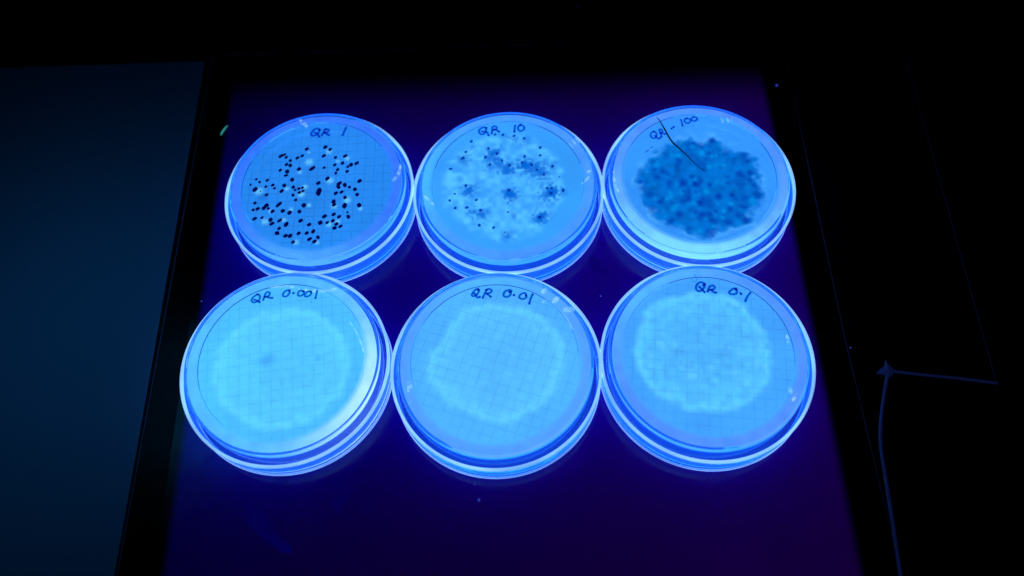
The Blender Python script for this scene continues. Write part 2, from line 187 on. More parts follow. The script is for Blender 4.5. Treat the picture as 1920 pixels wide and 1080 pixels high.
DARK={"A":[[-25.01,-5.32,2.33,0.6]],"B":[[4.63,24.83,1.83,0.5],[-0.53,26.34,2.08,0.35],[10.14,23.8,1.83,0.35],[-14.93,22.05,1.5,0.4],[-18.07,16.76,1.83,0.35],[-19.82,14.41,1.83,0.5],[-5.6,18.13,2.33,0.8],[-7.09,13.73,2.49,0.45],[-3.4,13.39,1.83,0.5],[-7.31,9.76,1.83,0.4],[-0.79,9.16,2.49,0.6],[1.15,7.49,2.33,0.7],[8.24,9.32,2.49,0.9],[11.82,7.99,2.91,0.6],[15.72,5.66,2.49,0.7],[17.5,2.54,1.66,0.4],[17.8,10.93,1.16,0.4],[-18.34,-2.26,2.16,0.8],[0.89,-6.13,2.49,0.9],[-0.58,-6.47,1.66,0.4],[19.91,-6.89,2.66,0.9],[17.88,-7.19,2.91,0.5],[25.5,-7.4,1.25,0.3],[-17.29,-14.46,1.5,0.5],[-12.97,-15.78,2.33,0.75],[14.41,-19.82,2.33,0.9],[12.44,-19.64,1.83,0.5],[1.58,-18.49,1.16,0.45],[-1.61,-28.34,1.33,0.6],[-2.51,-30.08,1.83,0.3],[21.61,7.59,1.25,0.3]],"D":[[-6.09,0.42,3.39,0.35],[15.53,-0.59,1.5,0.35]],"C":[[9.04,19.49,1.83,0.8],[3.0,17.5,2.35,0.5],[6.33,12.76,1.83,0.6],[-1.74,12.25,1.46,0.5],[-8.52,10.06,1.83,0.5],[-19.76,10.47,2.09,0.4],[21.97,9.73,2.09,0.6],[23.65,6.46,2.35,0.6],[17.34,8.29,1.57,0.4],[18.25,-0.45,2.09,0.7],[23.36,-0.31,1.83,0.5],[-20.49,1.87,2.09,0.5],[-14.8,-2.61,1.99,0.6],[-8.27,-2.9,2.51,0.8],[-2.64,-4.02,2.35,0.9],[-3.74,0.03,1.57,0.7],[-0.34,-2.41,1.57,0.6],[3.78,-4.91,1.57,0.7],[12.92,-11.45,1.67,0.9],[6.65,-11.48,1.99,0.6],[23.99,-12.46,2.51,0.6],[17.75,-13.68,2.35,0.5],[-2.33,-14.23,2.19,1],[-10.12,-12.94,2.09,0.6],[-14.74,-13.71,1.83,0.5],[-20.57,-12.59,1.46,0.5],[-23.94,-8.11,2.35,0.5],[-27.42,-4.19,2.09,0.4],[-12.93,-19.75,1.99,0.7],[-2.42,-20.69,1.83,0.7],[3.74,-19.49,1.57,0.7],[0.89,-21.57,2.35,0.5],[-3.74,-22.61,1.83,0.5],[8.55,-25.73,2.61,0.6],[16.52,-25.28,2.09,0.7],[13.88,-20.98,1.99,0.4],[-0.68,-30.64,2.87,0.6],[2.34,-24.6,2.35,0.5],[-24.53,-15.78,2.35,0.5],[-17.79,-23.96,2.09,0.4],[1.21,-13.96,3.14,0.5],[-7.18,-10.23,2.35,0.5],[19.1,-6.61,2.09,0.4],[-13.63,13.67,2.35,0.35],[-2.05,18.3,2.35,0.4],[-27.93,-0.5,1.31,0.6],[0.78,7.33,2.87,0.4]]}

# ------------------------------------------------------------------ materials
def plastic_mat(name, vol_color, vol_strength, rough=0.015, bump=0.15):
    m, nt, N, L = new_mat(name)
    out = N.new('ShaderNodeOutputMaterial')
    b = N.new('ShaderNodeBsdfPrincipled')
    b.inputs['Base Color'].default_value = (0.62, 0.84, 1, 1)
    b.inputs['Roughness'].default_value = rough
    b.inputs['IOR'].default_value = 1.58
    b.inputs['Transmission Weight'].default_value = 1.0
    L.new(b.outputs[0], out.inputs['Surface'])
    tc = N.new('ShaderNodeTexCoord'); no = N.new('ShaderNodeTexNoise'); no.inputs['Scale'].default_value = 90
    no.inputs['Detail'].default_value = 3
    bp = N.new('ShaderNodeBump'); bp.inputs['Strength'].default_value = bump; bp.inputs['Distance'].default_value = 0.0004
    L.new(tc.outputs['Object'], no.inputs['Vector']); L.new(no.outputs[0], bp.inputs['Height']); L.new(bp.outputs[0], b.inputs['Normal'])
    e = N.new('ShaderNodeEmission')                      # polystyrene glowing under the ultraviolet lamp
    e.inputs['Color'].default_value = (*vol_color, 1); e.inputs['Strength'].default_value = vol_strength
    L.new(e.outputs[0], out.inputs['Volume'])
    return m
M_LID = plastic_mat('lid_polystyrene', (0.01, 0.14, 1.0), 85)
M_BASE = plastic_mat('base_polystyrene', (0.01, 0.12, 1.0), 70, bump=0.32)

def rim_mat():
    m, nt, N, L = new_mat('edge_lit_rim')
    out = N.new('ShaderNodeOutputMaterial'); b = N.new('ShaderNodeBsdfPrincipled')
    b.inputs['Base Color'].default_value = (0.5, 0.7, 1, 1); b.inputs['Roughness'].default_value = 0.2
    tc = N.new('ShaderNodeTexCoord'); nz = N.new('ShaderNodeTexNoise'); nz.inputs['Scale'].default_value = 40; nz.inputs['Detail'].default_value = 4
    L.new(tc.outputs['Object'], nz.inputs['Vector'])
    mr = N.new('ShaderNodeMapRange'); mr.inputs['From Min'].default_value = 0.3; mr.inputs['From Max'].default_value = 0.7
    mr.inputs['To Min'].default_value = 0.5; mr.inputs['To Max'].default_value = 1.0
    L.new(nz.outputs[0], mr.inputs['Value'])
    b.inputs['Emission Color'].default_value = (0.30, 0.66, 1.25, 1); L.new(mr.outputs[0], b.inputs['Emission Strength'])  # light piped to the lid edge, painted in as emission
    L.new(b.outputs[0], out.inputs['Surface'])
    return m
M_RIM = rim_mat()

def agar_mat(name, ang, amt, spacing=4.5):
    m, nt, N, L = new_mat(name)
    out = N.new('ShaderNodeOutputMaterial')
    at = N.new('ShaderNodeAttribute'); at.attribute_name = 'growth'
    tc = N.new('ShaderNodeTexCoord'); mp = N.new('ShaderNodeMapping')
    mp.inputs['Rotation'].default_value = (0, 0, -math.radians(ang)); mp.inputs['Scale'].default_value = (1000 / spacing,) * 3
    L.new(tc.outputs['Object'], mp.inputs['Vector'])
    nz = N.new('ShaderNodeTexNoise'); nz.inputs['Scale'].default_value = 220; nz.inputs['Detail'].default_value = 2
    L.new(tc.outputs['Object'], nz.inputs['Vector'])
    sx = N.new('ShaderNodeSeparateXYZ'); L.new(mp.outputs[0], sx.inputs[0])
    def mth(op, a, b=None, c=None):
        n = N.new('ShaderNodeMath'); n.operation = op
        for i, v in enumerate((a, b, c)):
            if v is None: continue
            if isinstance(v, (int, float)): n.inputs[i].default_value = v
            else: L.new(v, n.inputs[i])
        return n.outputs[0]
    masks = []
    for ax in (0, 1):
        f = mth('PINGPONG', sx.outputs[ax], 0.5)
        mr = N.new('ShaderNodeMapRange'); mr.inputs['From Min'].default_value = 0.085; mr.inputs['From Max'].default_value = 0.025
        mr.interpolation_type = 'SMOOTHSTEP'
        L.new(f, mr.inputs['Value']); masks.append(mr.outputs[0])
    mk = mth('MAXIMUM', masks[0], masks[1])
    vl = N.new('ShaderNodeVectorMath'); vl.operation = 'LENGTH'; L.new(tc.outputs['Object'], vl.inputs[0])
    rm = mth('LESS_THAN', vl.outputs['Value'], 0.0395)
    mk = mth('MULTIPLY', mk, rm)
    mod = mth('MULTIPLY', mk, mth('MULTIPLY_ADD', nz.outputs[0], 1.6, -0.15))
    k = mth('SUBTRACT', 1.0, mth('MULTIPLY', mod, amt))
    # fine mottling of the jelly
    n2 = N.new('ShaderNodeTexNoise'); n2.inputs['Scale'].default_value = 600; n2.inputs['Detail'].default_value = 4
    L.new(tc.outputs['Object'], n2.inputs['Vector'])
    k = mth('MULTIPLY', k, mth('MULTIPLY_ADD', n2.outputs[0], 0.14, 0.93))
    sc = N.new('ShaderNodeVectorMath'); sc.operation = 'SCALE'
    L.new(at.outputs['Color'], sc.inputs[0]); L.new(k, sc.inputs['Scale'])
    b = N.new('ShaderNodeBsdfPrincipled')
    b.inputs['Base Color'].default_value = (0.02, 0.05, 0.1, 1); b.inputs['Roughness'].default_value = 0.35
    L.new(sc.outputs[0], b.inputs['Emission Color']); b.inputs['Emission Strength'].default_value = 1.0
    L.new(b.outputs[0], out.inputs['Surface'])
    return m

def ink_mat(name, tint, pigment, cover):
    m, nt, N, L = new_mat(name)
    out = N.new('ShaderNodeOutputMaterial'); t = N.new('ShaderNodeBsdfTransparent'); t.inputs[0].default_value = (*tint, 1)
    d = N.new('ShaderNodeBsdfDiffuse'); d.inputs[0].default_value = (*pigment, 1)
    mx = N.new('ShaderNodeMixShader'); mx.inputs[0].default_value = cover
    L.new(t.outputs[0], mx.inputs[1]); L.new(d.outputs[0], mx.inputs[2]); L.new(mx.outputs[0], out.inputs['Surface'])
    return m
M_INK = ink_mat('marker_ink', (0.01, 0.30, 0.80), (0.0, 0.01, 0.10), 0.16)
M_INK_PALE = ink_mat('rubbed_ink', (0.45, 0.72, 0.92), (0.0, 0.02, 0.2), 0.1)
M_DOT = ink_mat('black_ink', (0.0, 0.004, 0.12), (0.001, 0.001, 0.03), 0.3)
M_DOT_PALE = ink_mat('thin_blue_ink', (0.02, 0.22, 0.62), (0.0, 0.01, 0.08), 0.2)

def simple(name, color, rough=0.5, emis=None, es=0, spec=0.5, noise=None, coat=0):
    m, nt, N, L = new_mat(name)
    out = N.new('ShaderNodeOutputMaterial'); b = N.new('ShaderNodeBsdfPrincipled')
    b.inputs['Base Color'].default_value = (*color, 1); b.inputs['Roughness'].default_value = rough
    b.inputs['Specular IOR Level'].default_value = spec; b.inputs['Coat Weight'].default_value = coat
    if emis: b.inputs['Emission Color'].default_value = (*emis, 1); b.inputs['Emission Strength'].default_value = es
    tc = N.new('ShaderNodeTexCoord'); nz = N.new('ShaderNodeTexNoise')
    nz.inputs['Scale'].default_value = noise or 60; nz.inputs['Detail'].default_value = 6
    L.new(tc.outputs['Object'], nz.inputs['Vector'])
    mr = N.new('ShaderNodeMapRange'); mr.inputs['To Min'].default_value = max(rough - 0.12, 0.02); mr.inputs['To Max'].default_value = min(rough + 0.15, 1)
    L.new(nz.outputs[0], mr.inputs['Value']); L.new(mr.outputs[0], b.inputs['Roughness'])
    L.new(b.outputs[0], out.inputs['Surface'])
    return m
M_HOUSING = simple('dark_enamel', (0.005, 0.007, 0.012), 0.45, spec=0.12)
M_BORDER = simple('dark_glass_border', (0.001, 0.0016, 0.002), 0.25, spec=0.12)
M_PANEL = simple('dull_white_panel', (0.20, 0.34, 0.5), 0.75, spec=0.1, noise=12)
M_BENCH = simple('black_bench', (0.0008, 0.0008, 0.001), 0.8, spec=0.02)
M_STRIP = simple('milky_plastic', (0.30, 0.36, 0.55), 0.4, emis=(0.08, 0.14, 1), es=0.024)
M_HAIR = simple('dark_fibre', (0.004, 0.03, 0.20), 0.5, spec=0.2)
M_SPECK = simple('dust', (0.4, 0.5, 0.9), 0.6, emis=(0.05, 0.10, 1), es=0.25)
M_LINT = simple('green_lint', (0.3, 0.6, 0.5), 0.6, emis=(0.03, 0.45, 0.38), es=0.55)

def screen_mat():
    m, nt, N, L = new_mat('ultraviolet_filter_glass')
    out = N.new('ShaderNodeOutputMaterial'); b = N.new('ShaderNodeBsdfPrincipled')
    b.inputs['Base Color'].default_value = (0.0, 0.0, 0.6, 1)
    b.inputs['Roughness'].default_value = 0.10; b.inputs['Specular IOR Level'].default_value = 0.35
    tc = N.new('ShaderNodeTexCoord')
    def mth(op, a, b_=None, c=None):
        n = N.new('ShaderNodeMath'); n.operation = op
        for i, v in enumerate((a, b_, c)):
            if v is None: continue
            if isinstance(v, (int, float)): n.inputs[i].default_value = v
            else: L.new(v, n.inputs[i])
        return n.outputs[0]
    sx = N.new('ShaderNodeSeparateXYZ'); L.new(tc.outputs['Object'], sx.inputs[0])
    mask = None
    P = [Vector(q) for q in UV]
    cen = sum(P, Vector((0, 0))) / 4
    for i in range(4):
        a, c2 = P[i], P[(i + 1) % 4]
        t = (c2 - a).normalized(); n = Vector((-t.y, t.x))
        if (cen - a).dot(n) < 0: n = -n
        d = mth('ADD', mth('MULTIPLY', sx.outputs[0], n.x * 1000), mth('MULTIPLY_ADD', sx.outputs[1], n.y * 1000, -a.dot(n)))
        mr = N.new('ShaderNodeMapRange'); mr.interpolation_type = 'SMOOTHSTEP'
        mr.inputs['From Min'].default_value = 0.0; mr.inputs['From Max'].default_value = (5.0, 5.0, 5.0, 5.0)[i] if i else 30.0
        L.new(d, mr.inputs['Value'])
        mask = mr.outputs[0] if mask is None else mth('MULTIPLY', mask, mr.outputs[0])
    # the tubes below are stronger to the right
    g = N.new('ShaderNodeMapRange'); g.inputs['From Min'].default_value = -0.15; g.inputs['From Max'].default_value = 0.13
    g.inputs['To Min'].default_value = 0.14; g.inputs['To Max'].default_value = 1.15
    L.new(sx.outputs[0], g.inputs['Value'])
    nz = N.new('ShaderNodeTexNoise'); nz.inputs['Scale'].default_value = 14; nz.inputs['Detail'].default_value = 2
    L.new(tc.outputs['Object'], nz.inputs['Vector'])
    s = mth('MULTIPLY', mth('MULTIPLY', mask, g.outputs[0]), mth('MULTIPLY_ADD', nz.outputs[0], 0.7, 0.6))
    bc = N.new('ShaderNodeMix'); bc.data_type = 'RGBA'            # painted black border round the clear filter
    bc.inputs[6].default_value = (0.0005, 0.0005, 0.003, 1); bc.inputs[7].default_value = (0.0, 0.0, 0.58, 1)
    L.new(mask, bc.inputs[0]); L.new(bc.outputs[2], b.inputs['Base Color'])
    b.inputs['Emission Color'].default_value = (0.0058, 0.0, 0.030, 1)
    L.new(s, b.inputs['Emission Strength'])
    r = N.new('ShaderNodeTexNoise'); r.inputs['Scale'].default_value = 45; r.inputs['Detail'].default_value = 7
    L.new(tc.outputs['Object'], r.inputs['Vector'])
    mr = N.new('ShaderNodeMapRange'); mr.inputs['From Min'].default_value = 0.35; mr.inputs['From Max'].default_value = 0.7
    mr.inputs['To Min'].default_value = 0.05; mr.inputs['To Max'].default_value = 0.35
    L.new(r.outputs[0], mr.inputs['Value']); L.new(mr.outputs[0], b.inputs['Roughness'])
    L.new(b.outputs[0], out.inputs['Surface'])
    return m
UV = [(-142.0, 322.7), (141.06, 302.9), (127.5, 10.0), (-151.2, 10.0)]
M_SCREEN = screen_mat()

# ------------------------------------------------------------------ setting
bench = slab('bench', [(-1500, -900), (1500, -900), (1500, 2200), (-1500, 2200)], -70, -60, M_BENCH, bev=0.5)
tag(bench, kind='structure')

ti = bpy.data.objects.new('ultraviolet_light_table', None); col.objects.link(ti)
ti.location = (0, 0, 0)
tag(ti, 'black ultraviolet light table with dim violet screen under the six dishes', 'light table')
slab('housing', [(-420, 760), (243.5, 760), (204.48, 117.64), (160.5, 127.0), (148.6, 96.19), (142.9, 43.25), (138, -60), (-420, -60)], -59.9, -1.2, M_HOUSING, ti, bev=0.5)
slab('screen_border', [(-152.5, 336.88), (0.9, 328.6), (150.5, 318.6), (153.46, 315.0), (144.81, 147.69), (142.0, 43.25), (138.9, -40), (-171.0, -40), (-166.12, 65.74)], -1.15, -0.05, M_BORDER, ti, bev=0.35)
E_ = 0.0
slab('filter_screen', [(-144.5, 325.5), (144.0, 305.5), (130.0, -20.0), (-154.0, -20.0)], -0.04, 0.0, M_SCREEN, ti, bev=0.01)
# pale tube standing in for light caught along the housing's right edge
tube('edge_highlight', [Vector((243.0, 760, -1.0)), Vector((218.0, 340, -1.0)), Vector((204.3, 118.3, -1.0))], 0.35,
     simple('painted_lit_edge', (0.12, 0.14, 0.22), 0.5), ti)

M_EDGE = simple('glass_edge', (0.22, 0.26, 0.4), 0.4)
tube('glass_edge', [Vector((x, y, -0.35)) for x, y in [(-170.9, -40), (-166.4, 65.7), (-153.0, 337.3), (0.9, 329.0), (150.6, 319.1), (153.9, 315.2), (145.2, 147.6), (142.4, 43.2), (139.3, -40)]], 0.22, M_EDGE, ti)  # lighter line added where the glass edge catches light
panel = slab('side_panel', [(-420, 349), (-157.2, 334.3), (-168.6, 40), (-172, -60), (-420, -60)], -1.15, -0.4, M_PANEL, bev=0.3)
tag(panel, 'dull blue-grey flat panel lying to the left of the dark light table', 'panel')

# bent milky strip at the right edge of the table
st = bpy.data.objects.new('plastic_strip', None); col.objects.link(st)
st.location = Vector((159.5, 127.4, 0)) * MM
tag(st, 'thin faint blue plastic strip bent at a frayed knot beside the screen', 'strip')
def strip_part(name, pts, rad, flat=0.4, z=0.2):
    path = [Vector((x - 159.5, y - 127.4, z)) for x, y in pts]
    path = smooth_path(path, 8)
    rr = [rad * (0.72 + 0.06 * math.sin(i * 0.4)) for i in range(len(path))]
    return tube(name, path, rr, M_STRIP, st, segs=8, flat=flat)
strip_part('short_arm', [(160, 127.2), (172, 124.6), (188, 121.5), (204.0, 117.9)], 0.85)
strip_part('long_arm', [(159.5, 127), (155.5, 118), (150.8, 106), (147.8, 95), (146.0, 80), (144.0, 62), (141.8, 43), (140, 25)], 1.0)
kv = []
rnd = random.Random(4)
verts = [(0, 0, 1.0)]
K = 14
spikes = {3: 5.2, 6: 3.5, 7: 5.6, 10: 3.2}
for i in range(K):
    a = 2 * math.pi * i / K + 0.2
    r = spikes.get(i, 2.3 + rnd.random())
    verts.append((r * math.cos(a), r * math.sin(a), 0.15))
faces = [(0, 1 + i, 1 + (i + 1) % K) for i in range(K)] + [tuple(reversed(range(1, K + 1)))]
link_mesh('frayed_knot', verts, faces, M_STRIP, st, smooth=False)

# ------------------------------------------------------------------ the six dishes
CEN = {'A': (-88.209, 235.131), 'B': (1.716, 227.376), 'C': (91.171, 223.086), 'D': (-99.889, 146.411), 'E': (-9.331, 138.194), 'F': (80.088, 134.453)}
OFF = {'A': (0.35, 0), 'B': (0, 0), 'C': (-0.5, -0.1), 'D': (0.2, 0.1), 'E': (-0.2, 0.5), 'F': (-0.4, 0.3)}
ZT = 18.5
LID = [(0, 0.30), (40.3, 0.30), (40.9, 0.02), (44.2, 0.02), (44.65, 0.25), (44.8, 0.7), (45.0, 10.9), (44.9, 11.05), (44.6, 11.1), (44.1, 11.1), (43.8, 11.05), (43.7, 10.9), (43.5, 2.0), (43.2, 1.5), (42.6, 1.3), (0, 1.3)]
RIM = [(44.05, 11.15), (44.95, 11.15), (45.06, 11.4), (45.06, 12.4), (44.95, 12.75), (44.6, 12.9), (44.25, 12.8), (44.0, 12.5), (43.9, 12.0), (43.92, 11.4)]
FOOT_GLOW = [(44.8, 0.03), (45.05, 0.03), (45.12, 0.15), (45.1, 0.4), (44.98, 0.55), (44.93, 0.5), (44.8, 0.2)]
BASE = [(0, ZT), (35.3, ZT), (35.5, ZT + .3), (35.95, ZT + .3), (36.2, ZT), (40.7, ZT), (41.2, ZT - .15), (41.5, ZT - .5), (41.6, ZT - 1.1), (42.35, 1.9), (42.25, 1.5), (41.9, 1.36), (41.5, 1.36), (41.2, 1.6), (41.15, 2.0), (40.55, ZT - 1.8), (40.4, ZT - 1.25), (40.0, ZT - 1.1), (0, ZT - 1.1)]

def ribbon(pts, w, z, verts, faces, taper=False, caps=True):
    P = smooth_path([(x, y, 0) for x, y in pts], 5)
    n = len(P); b = len(verts)
    rnd_ = random.Random(int(abs(pts[0][0] * 100)))
    for i, q in enumerate(P):
        t = (P[min(i + 1, n - 1)] - P[max(i - 1, 0)])
        t = t.normalized() if t.length > 0 else Vector((1, 0, 0))
        s = Vector((-t.y, t.x, 0))
        ww = w / 2 * (0.88 + 0.24 * rnd_.random())
        if taper: ww *= 0.25 + 0.95 * math.sin(math.pi * min(max(i / (n - 1), 0.03), 0.97)) ** 0.7
        zz = z + 0.0008 * i
        verts.append((q.x + s.x * ww, q.y + s.y * ww, zz)); verts.append((q.x - s.x * ww, q.y - s.y * ww, zz))
    for i in range(n - 1):
        faces.append((b + 2 * i, b + 2 * i + 2, b + 2 * i + 3, b + 2 * i + 1))
    if caps:
        for q, rr, dz in ((P[0], w * 0.50, 0.03), (P[-1], w * 0.60, 0.036)):
            c = len(verts); verts.append((q.x, q.y, z + dz))
            for k in range(12):
                a = 2 * math.pi * k / 12
                verts.append((q.x + rr * math.cos(a), q.y + rr * math.sin(a), z + dz))
            for k in range(12): faces.append((c, c + 1 + k, c + 1 + (k + 1) % 12))

def sheet(name, verts, faces, mat, parent):
    me = bpy.data.meshes.new(name)
    me.from_pydata([(v[0] * MM, v[1] * MM, v[2] * MM) for v in verts], [], faces); me.update()
    me.materials.append(mat)
    o = bpy.data.objects.new(name, me); col.objects.link(o); o.parent = parent
    return o

# colours of the glowing jelly: interior, outer ring, painted ring highlight (direction in degrees, width), zone colour
AG = {
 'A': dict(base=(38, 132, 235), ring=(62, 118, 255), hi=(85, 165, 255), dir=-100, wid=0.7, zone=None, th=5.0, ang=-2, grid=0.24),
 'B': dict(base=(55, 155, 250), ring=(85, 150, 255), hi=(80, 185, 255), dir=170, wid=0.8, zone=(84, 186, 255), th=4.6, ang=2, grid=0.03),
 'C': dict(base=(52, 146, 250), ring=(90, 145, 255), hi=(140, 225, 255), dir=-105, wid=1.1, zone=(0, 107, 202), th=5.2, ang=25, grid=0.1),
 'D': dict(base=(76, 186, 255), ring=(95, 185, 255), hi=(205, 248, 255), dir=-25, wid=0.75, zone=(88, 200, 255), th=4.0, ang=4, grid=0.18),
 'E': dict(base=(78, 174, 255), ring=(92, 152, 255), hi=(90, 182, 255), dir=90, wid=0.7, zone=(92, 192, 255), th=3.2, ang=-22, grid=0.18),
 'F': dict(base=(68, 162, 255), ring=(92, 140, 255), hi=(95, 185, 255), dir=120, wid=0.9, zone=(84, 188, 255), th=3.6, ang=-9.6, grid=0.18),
}
KEYS = 'ABCDEF'
def agar(k, root):
    s = AG[k]; seed = KEYS.index(k)
    NR, NS = 96, 320; RA = 40.15
    zt = ZT - 1.15; zb = zt - s['th']
    r = np.concatenate([np.linspace(0, 1, NR + 1)[1:] * RA])
    th = np.arange(NS) * 2 * math.pi / NS
    X = np.outer(r, np.cos(th)); Y = np.outer(r, np.sin(th))
    dz = -0.35 * sstep(RA - 0.8, RA, np.outer(r, np.ones(NS)))
    top = np.stack([X, Y, zt + dz], -1).reshape(-1, 3)
    v = [(0, 0, zt)] + [tuple(q) for q in top]
    ntop = len(v)
    side = []
    for f in (0.33, 0.66, 1.0):
        z = (zt - 0.35) * (1 - f) + zb * f
        rr = RA + 0.12 + 0.1 * f
        side += [(rr * math.cos(t), rr * math.sin(t), z) for t in th]
    v += side + [(0, 0, zb)]
    fc = [(0, 1 + j, 1 + (j + 1) % NS) for j in range(NS)]
    ring = lambda i, j: 1 + i * NS + (j % NS)
    for i in range(NR + 2):
        for j in range(NS): fc.append((ring(i, j), ring(i + 1, j), ring(i + 1, j + 1), ring(i, j + 1)))
    last = len(v) - 1
    fc += [(last, ring(NR + 2, j + 1), ring(NR + 2, j)) for j in range(NS)]
    P = np.array(v); x, y = P[:, 0], P[:, 1]; rr = np.hypot(x, y); an = np.arctan2(y, x)
    L_ = lambda c: np.array(lin(c))
    base = np.tile(L_(s['base']), (len(v), 1))
    big = vnoise(x, y, 14, seed) - 0.5
    base *= (1 + 0.16 * big)[:, None]
    if s['zone'] is not None:
        pts = np.array(ZONES[k]); c = pts.mean(0); d = pts - c
        pa = np.arctan2(d[:, 1], d[:, 0]); pr = np.hypot(d[:, 0], d[:, 1]); o = np.argsort(pa)
        pa, pr = pa[o], pr[o]; pa = np.concatenate([pa[-1:] - 2 * math.pi, pa, pa[:1] + 2 * math.pi]); pr = np.concatenate([pr[-1:], pr, pr[:1]])
        qa = np.arctan2(y - c[1], x - c[0]); qr = np.hypot(x - c[0], y - c[1])
        lim = np.interp(qa, pa, pr)
        lump = vnoise(x, y, 3.4, seed + 5) - 0.5 + 0.25 * (vnoise(x, y, 1.3, seed + 9) - 0.5)
        sd = lim - qr + (5.0 if k == 'C' else 2.2) * lump
        ed = 1.8 if k == 'C' else 2.2
        mz = sstep(-ed, ed, sd)
        z = np.tile(L_(s['zone']), (len(v), 1))
        if k == 'C':
            big2 = vnoise(x, y, 3.0, 3) - 0.5
            z *= (1 - 0.15 * sstep(0.0, 0.5, lump) + 0.25 * big2)[:, None]
            glow = sstep(0.25, 0.75, vnoise(x, y, 4.5, 21)) * np.exp(-((sd + 1.6) / 1.4) ** 2) * 0.3
            base = base * (1 - glow[:, None]) + L_((100, 195, 255)) * glow[:, None]
        else:
            lumps = vnoise(x, y, 2.6, seed + 31) - 0.5
            edge = np.exp(-((sd - 1.8) / 1.8) ** 2)
            amp = {'B': 0.45, 'D': 0.14, 'E': 0.14, 'F': 0.34}[k]
            z *= (1 + amp * lumps + {'B': 0.0, 'D': 0.10, 'E': 0.14, 'F': 0.12}[k] * edge)[:, None]
            mz = mz * ({'B': 0.45, 'D': 0.95, 'E': 0.75, 'F': 0.85}[k] + 0.9 * lumps * (k == 'B'))
            mid = sstep(0.0, 20.0, sd)
            mz = mz * (1 - 0.35 * mid)
        base = base * (1 - mz[:, None]) + z * mz[:, None]
    if k == 'C':
        rc = random.Random(12)
        for _ in range(230):
            a_, q_ = rc.random() * 2 * math.pi, 27 * math.sqrt(rc.random())
            bx, by, br = 1 + q_ * math.cos(a_), -4.8 + q_ * math.sin(a_), 0.7 + 0.9 * rc.random()
            w = np.exp(-((x - bx) ** 2 + (y - by) ** 2) / br ** 2) * rc.choice([0.7, 0.5, 0.35, 0.2]) * mz
            cc = L_((0, 50, 158)) if rc.random() < 0.7 else L_((0, 150, 235))
            base = base * (1 - w[:, None]) + cc * w[:, None]
        for _ in range(80):
            a_ = rc.random() * 2 * math.pi
            lr = float(np.interp(math.atan2(math.sin(a_), math.cos(a_)), pa, pr)) + 1.6 * (rc.random() - 0.35)
            br = 0.8 + 0.8 * rc.random()
            w = np.exp(-((x - c[0] - lr * math.cos(a_)) ** 2 + (y - c[1] - lr * math.sin(a_)) ** 2) / br ** 2) * (0.35 + 0.5 * rc.random())
            base = base * (1 - w[:, None]) + L_((0, 116, 216)) * w[:, None]
    if k == 'B':
        rc = random.Random(5)
        for _ in range(190):
            a_, q_ = rc.random() * 2 * math.pi, 28 * math.sqrt(rc.random())
            bx, by, br = -3 + q_ * math.cos(a_), -1.5 + q_ * math.sin(a_), 0.9 + 0.8 * rc.random()
            w = np.exp(-((x - bx) ** 2 + (y - by) ** 2) / br ** 2) * (0.15 + 0.4 * rc.random())
            base = base * (1 - w[:, None]) + L_((92, 194, 255)) * w[:, None]
    if k in 'DEF':
        rc = random.Random(seed)
        na = {'D': 120, 'E': 130, 'F': 150}[k]
        for j in range(na):
            ia = 2 * math.pi * (j + rc.random()) / na
            lr = float(np.interp(math.atan2(math.sin(ia), math.cos(ia)), pa, pr))
            inside = j % 3 == 0 if k != 'F' else j % 2 == 0
            lr = lr * math.sqrt(rc.random()) if inside else lr - 0.2 - 2.4 * rc.random()
            br = 0.9 + 0.6 * rc.random()
            w = np.exp(-((x - c[0] - lr * math.cos(ia)) ** 2 + (y - c[1] - lr * math.sin(ia)) ** 2) / br ** 2) * (0.15 + 0.4 * rc.random()) * {'D': 0.5, 'E': 0.7, 'F': 0.9}[k]
            base = base * (1 - w[:, None]) + L_((102, 205, 255)) * w[:, None]
    for bx, by, br in BRIGHT.get(k, []):
        w = np.exp(-(((x - bx) ** 2 + (y - by) ** 2) / (br * 0.85) ** 2) ** 1.4) * 0.75
        base = base * (1 - w[:, None]) + L_((110, 205, 255)) * w[:, None]
    for bx, by, br, st_ in DARK.get(k, []):
        jit = 1 + (1.3 if k == 'B' else 0.5) * (vnoise(x, y, 1.2, 2) - 0.5)
        w = np.exp(-(((x - bx) ** 2 + (y - by) ** 2) / (br * (1.4 if k == 'B' else 0.9) * jit) ** 2) ** 1.3) * min(1, st_ * (1.2 if k == 'B' else 1.2 if k == 'C' else 0.9))
        cc = L_((0, 52, 160)) if k == 'C' else L_((0, 98, 208)) if k == 'B' else L_((0, 92, 200)) if k == 'A' else L_((10, 98, 228))
        base = base * (1 - w[:, None]) + cc * w[:, None]
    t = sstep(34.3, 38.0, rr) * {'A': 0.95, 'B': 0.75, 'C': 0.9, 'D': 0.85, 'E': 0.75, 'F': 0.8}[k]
    lob = np.exp(-((((an - math.radians(s['dir']) + math.pi) % (2 * math.pi)) - math.pi) / s['wid']) ** 2)  # brighter sector painted into the ring and side colour
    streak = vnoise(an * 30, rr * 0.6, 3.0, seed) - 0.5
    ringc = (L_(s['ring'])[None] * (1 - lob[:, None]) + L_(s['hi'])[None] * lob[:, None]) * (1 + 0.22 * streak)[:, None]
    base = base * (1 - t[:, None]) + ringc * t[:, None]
    # cut side of the jelly
    sidem = np.zeros(len(v)); sidem[ntop:] = 1
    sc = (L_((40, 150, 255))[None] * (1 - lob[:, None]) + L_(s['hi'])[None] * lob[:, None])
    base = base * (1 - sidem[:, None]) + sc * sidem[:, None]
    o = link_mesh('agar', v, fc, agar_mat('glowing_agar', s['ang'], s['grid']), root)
    a = o.data.color_attributes.new('growth', 'FLOAT_COLOR', 'POINT')
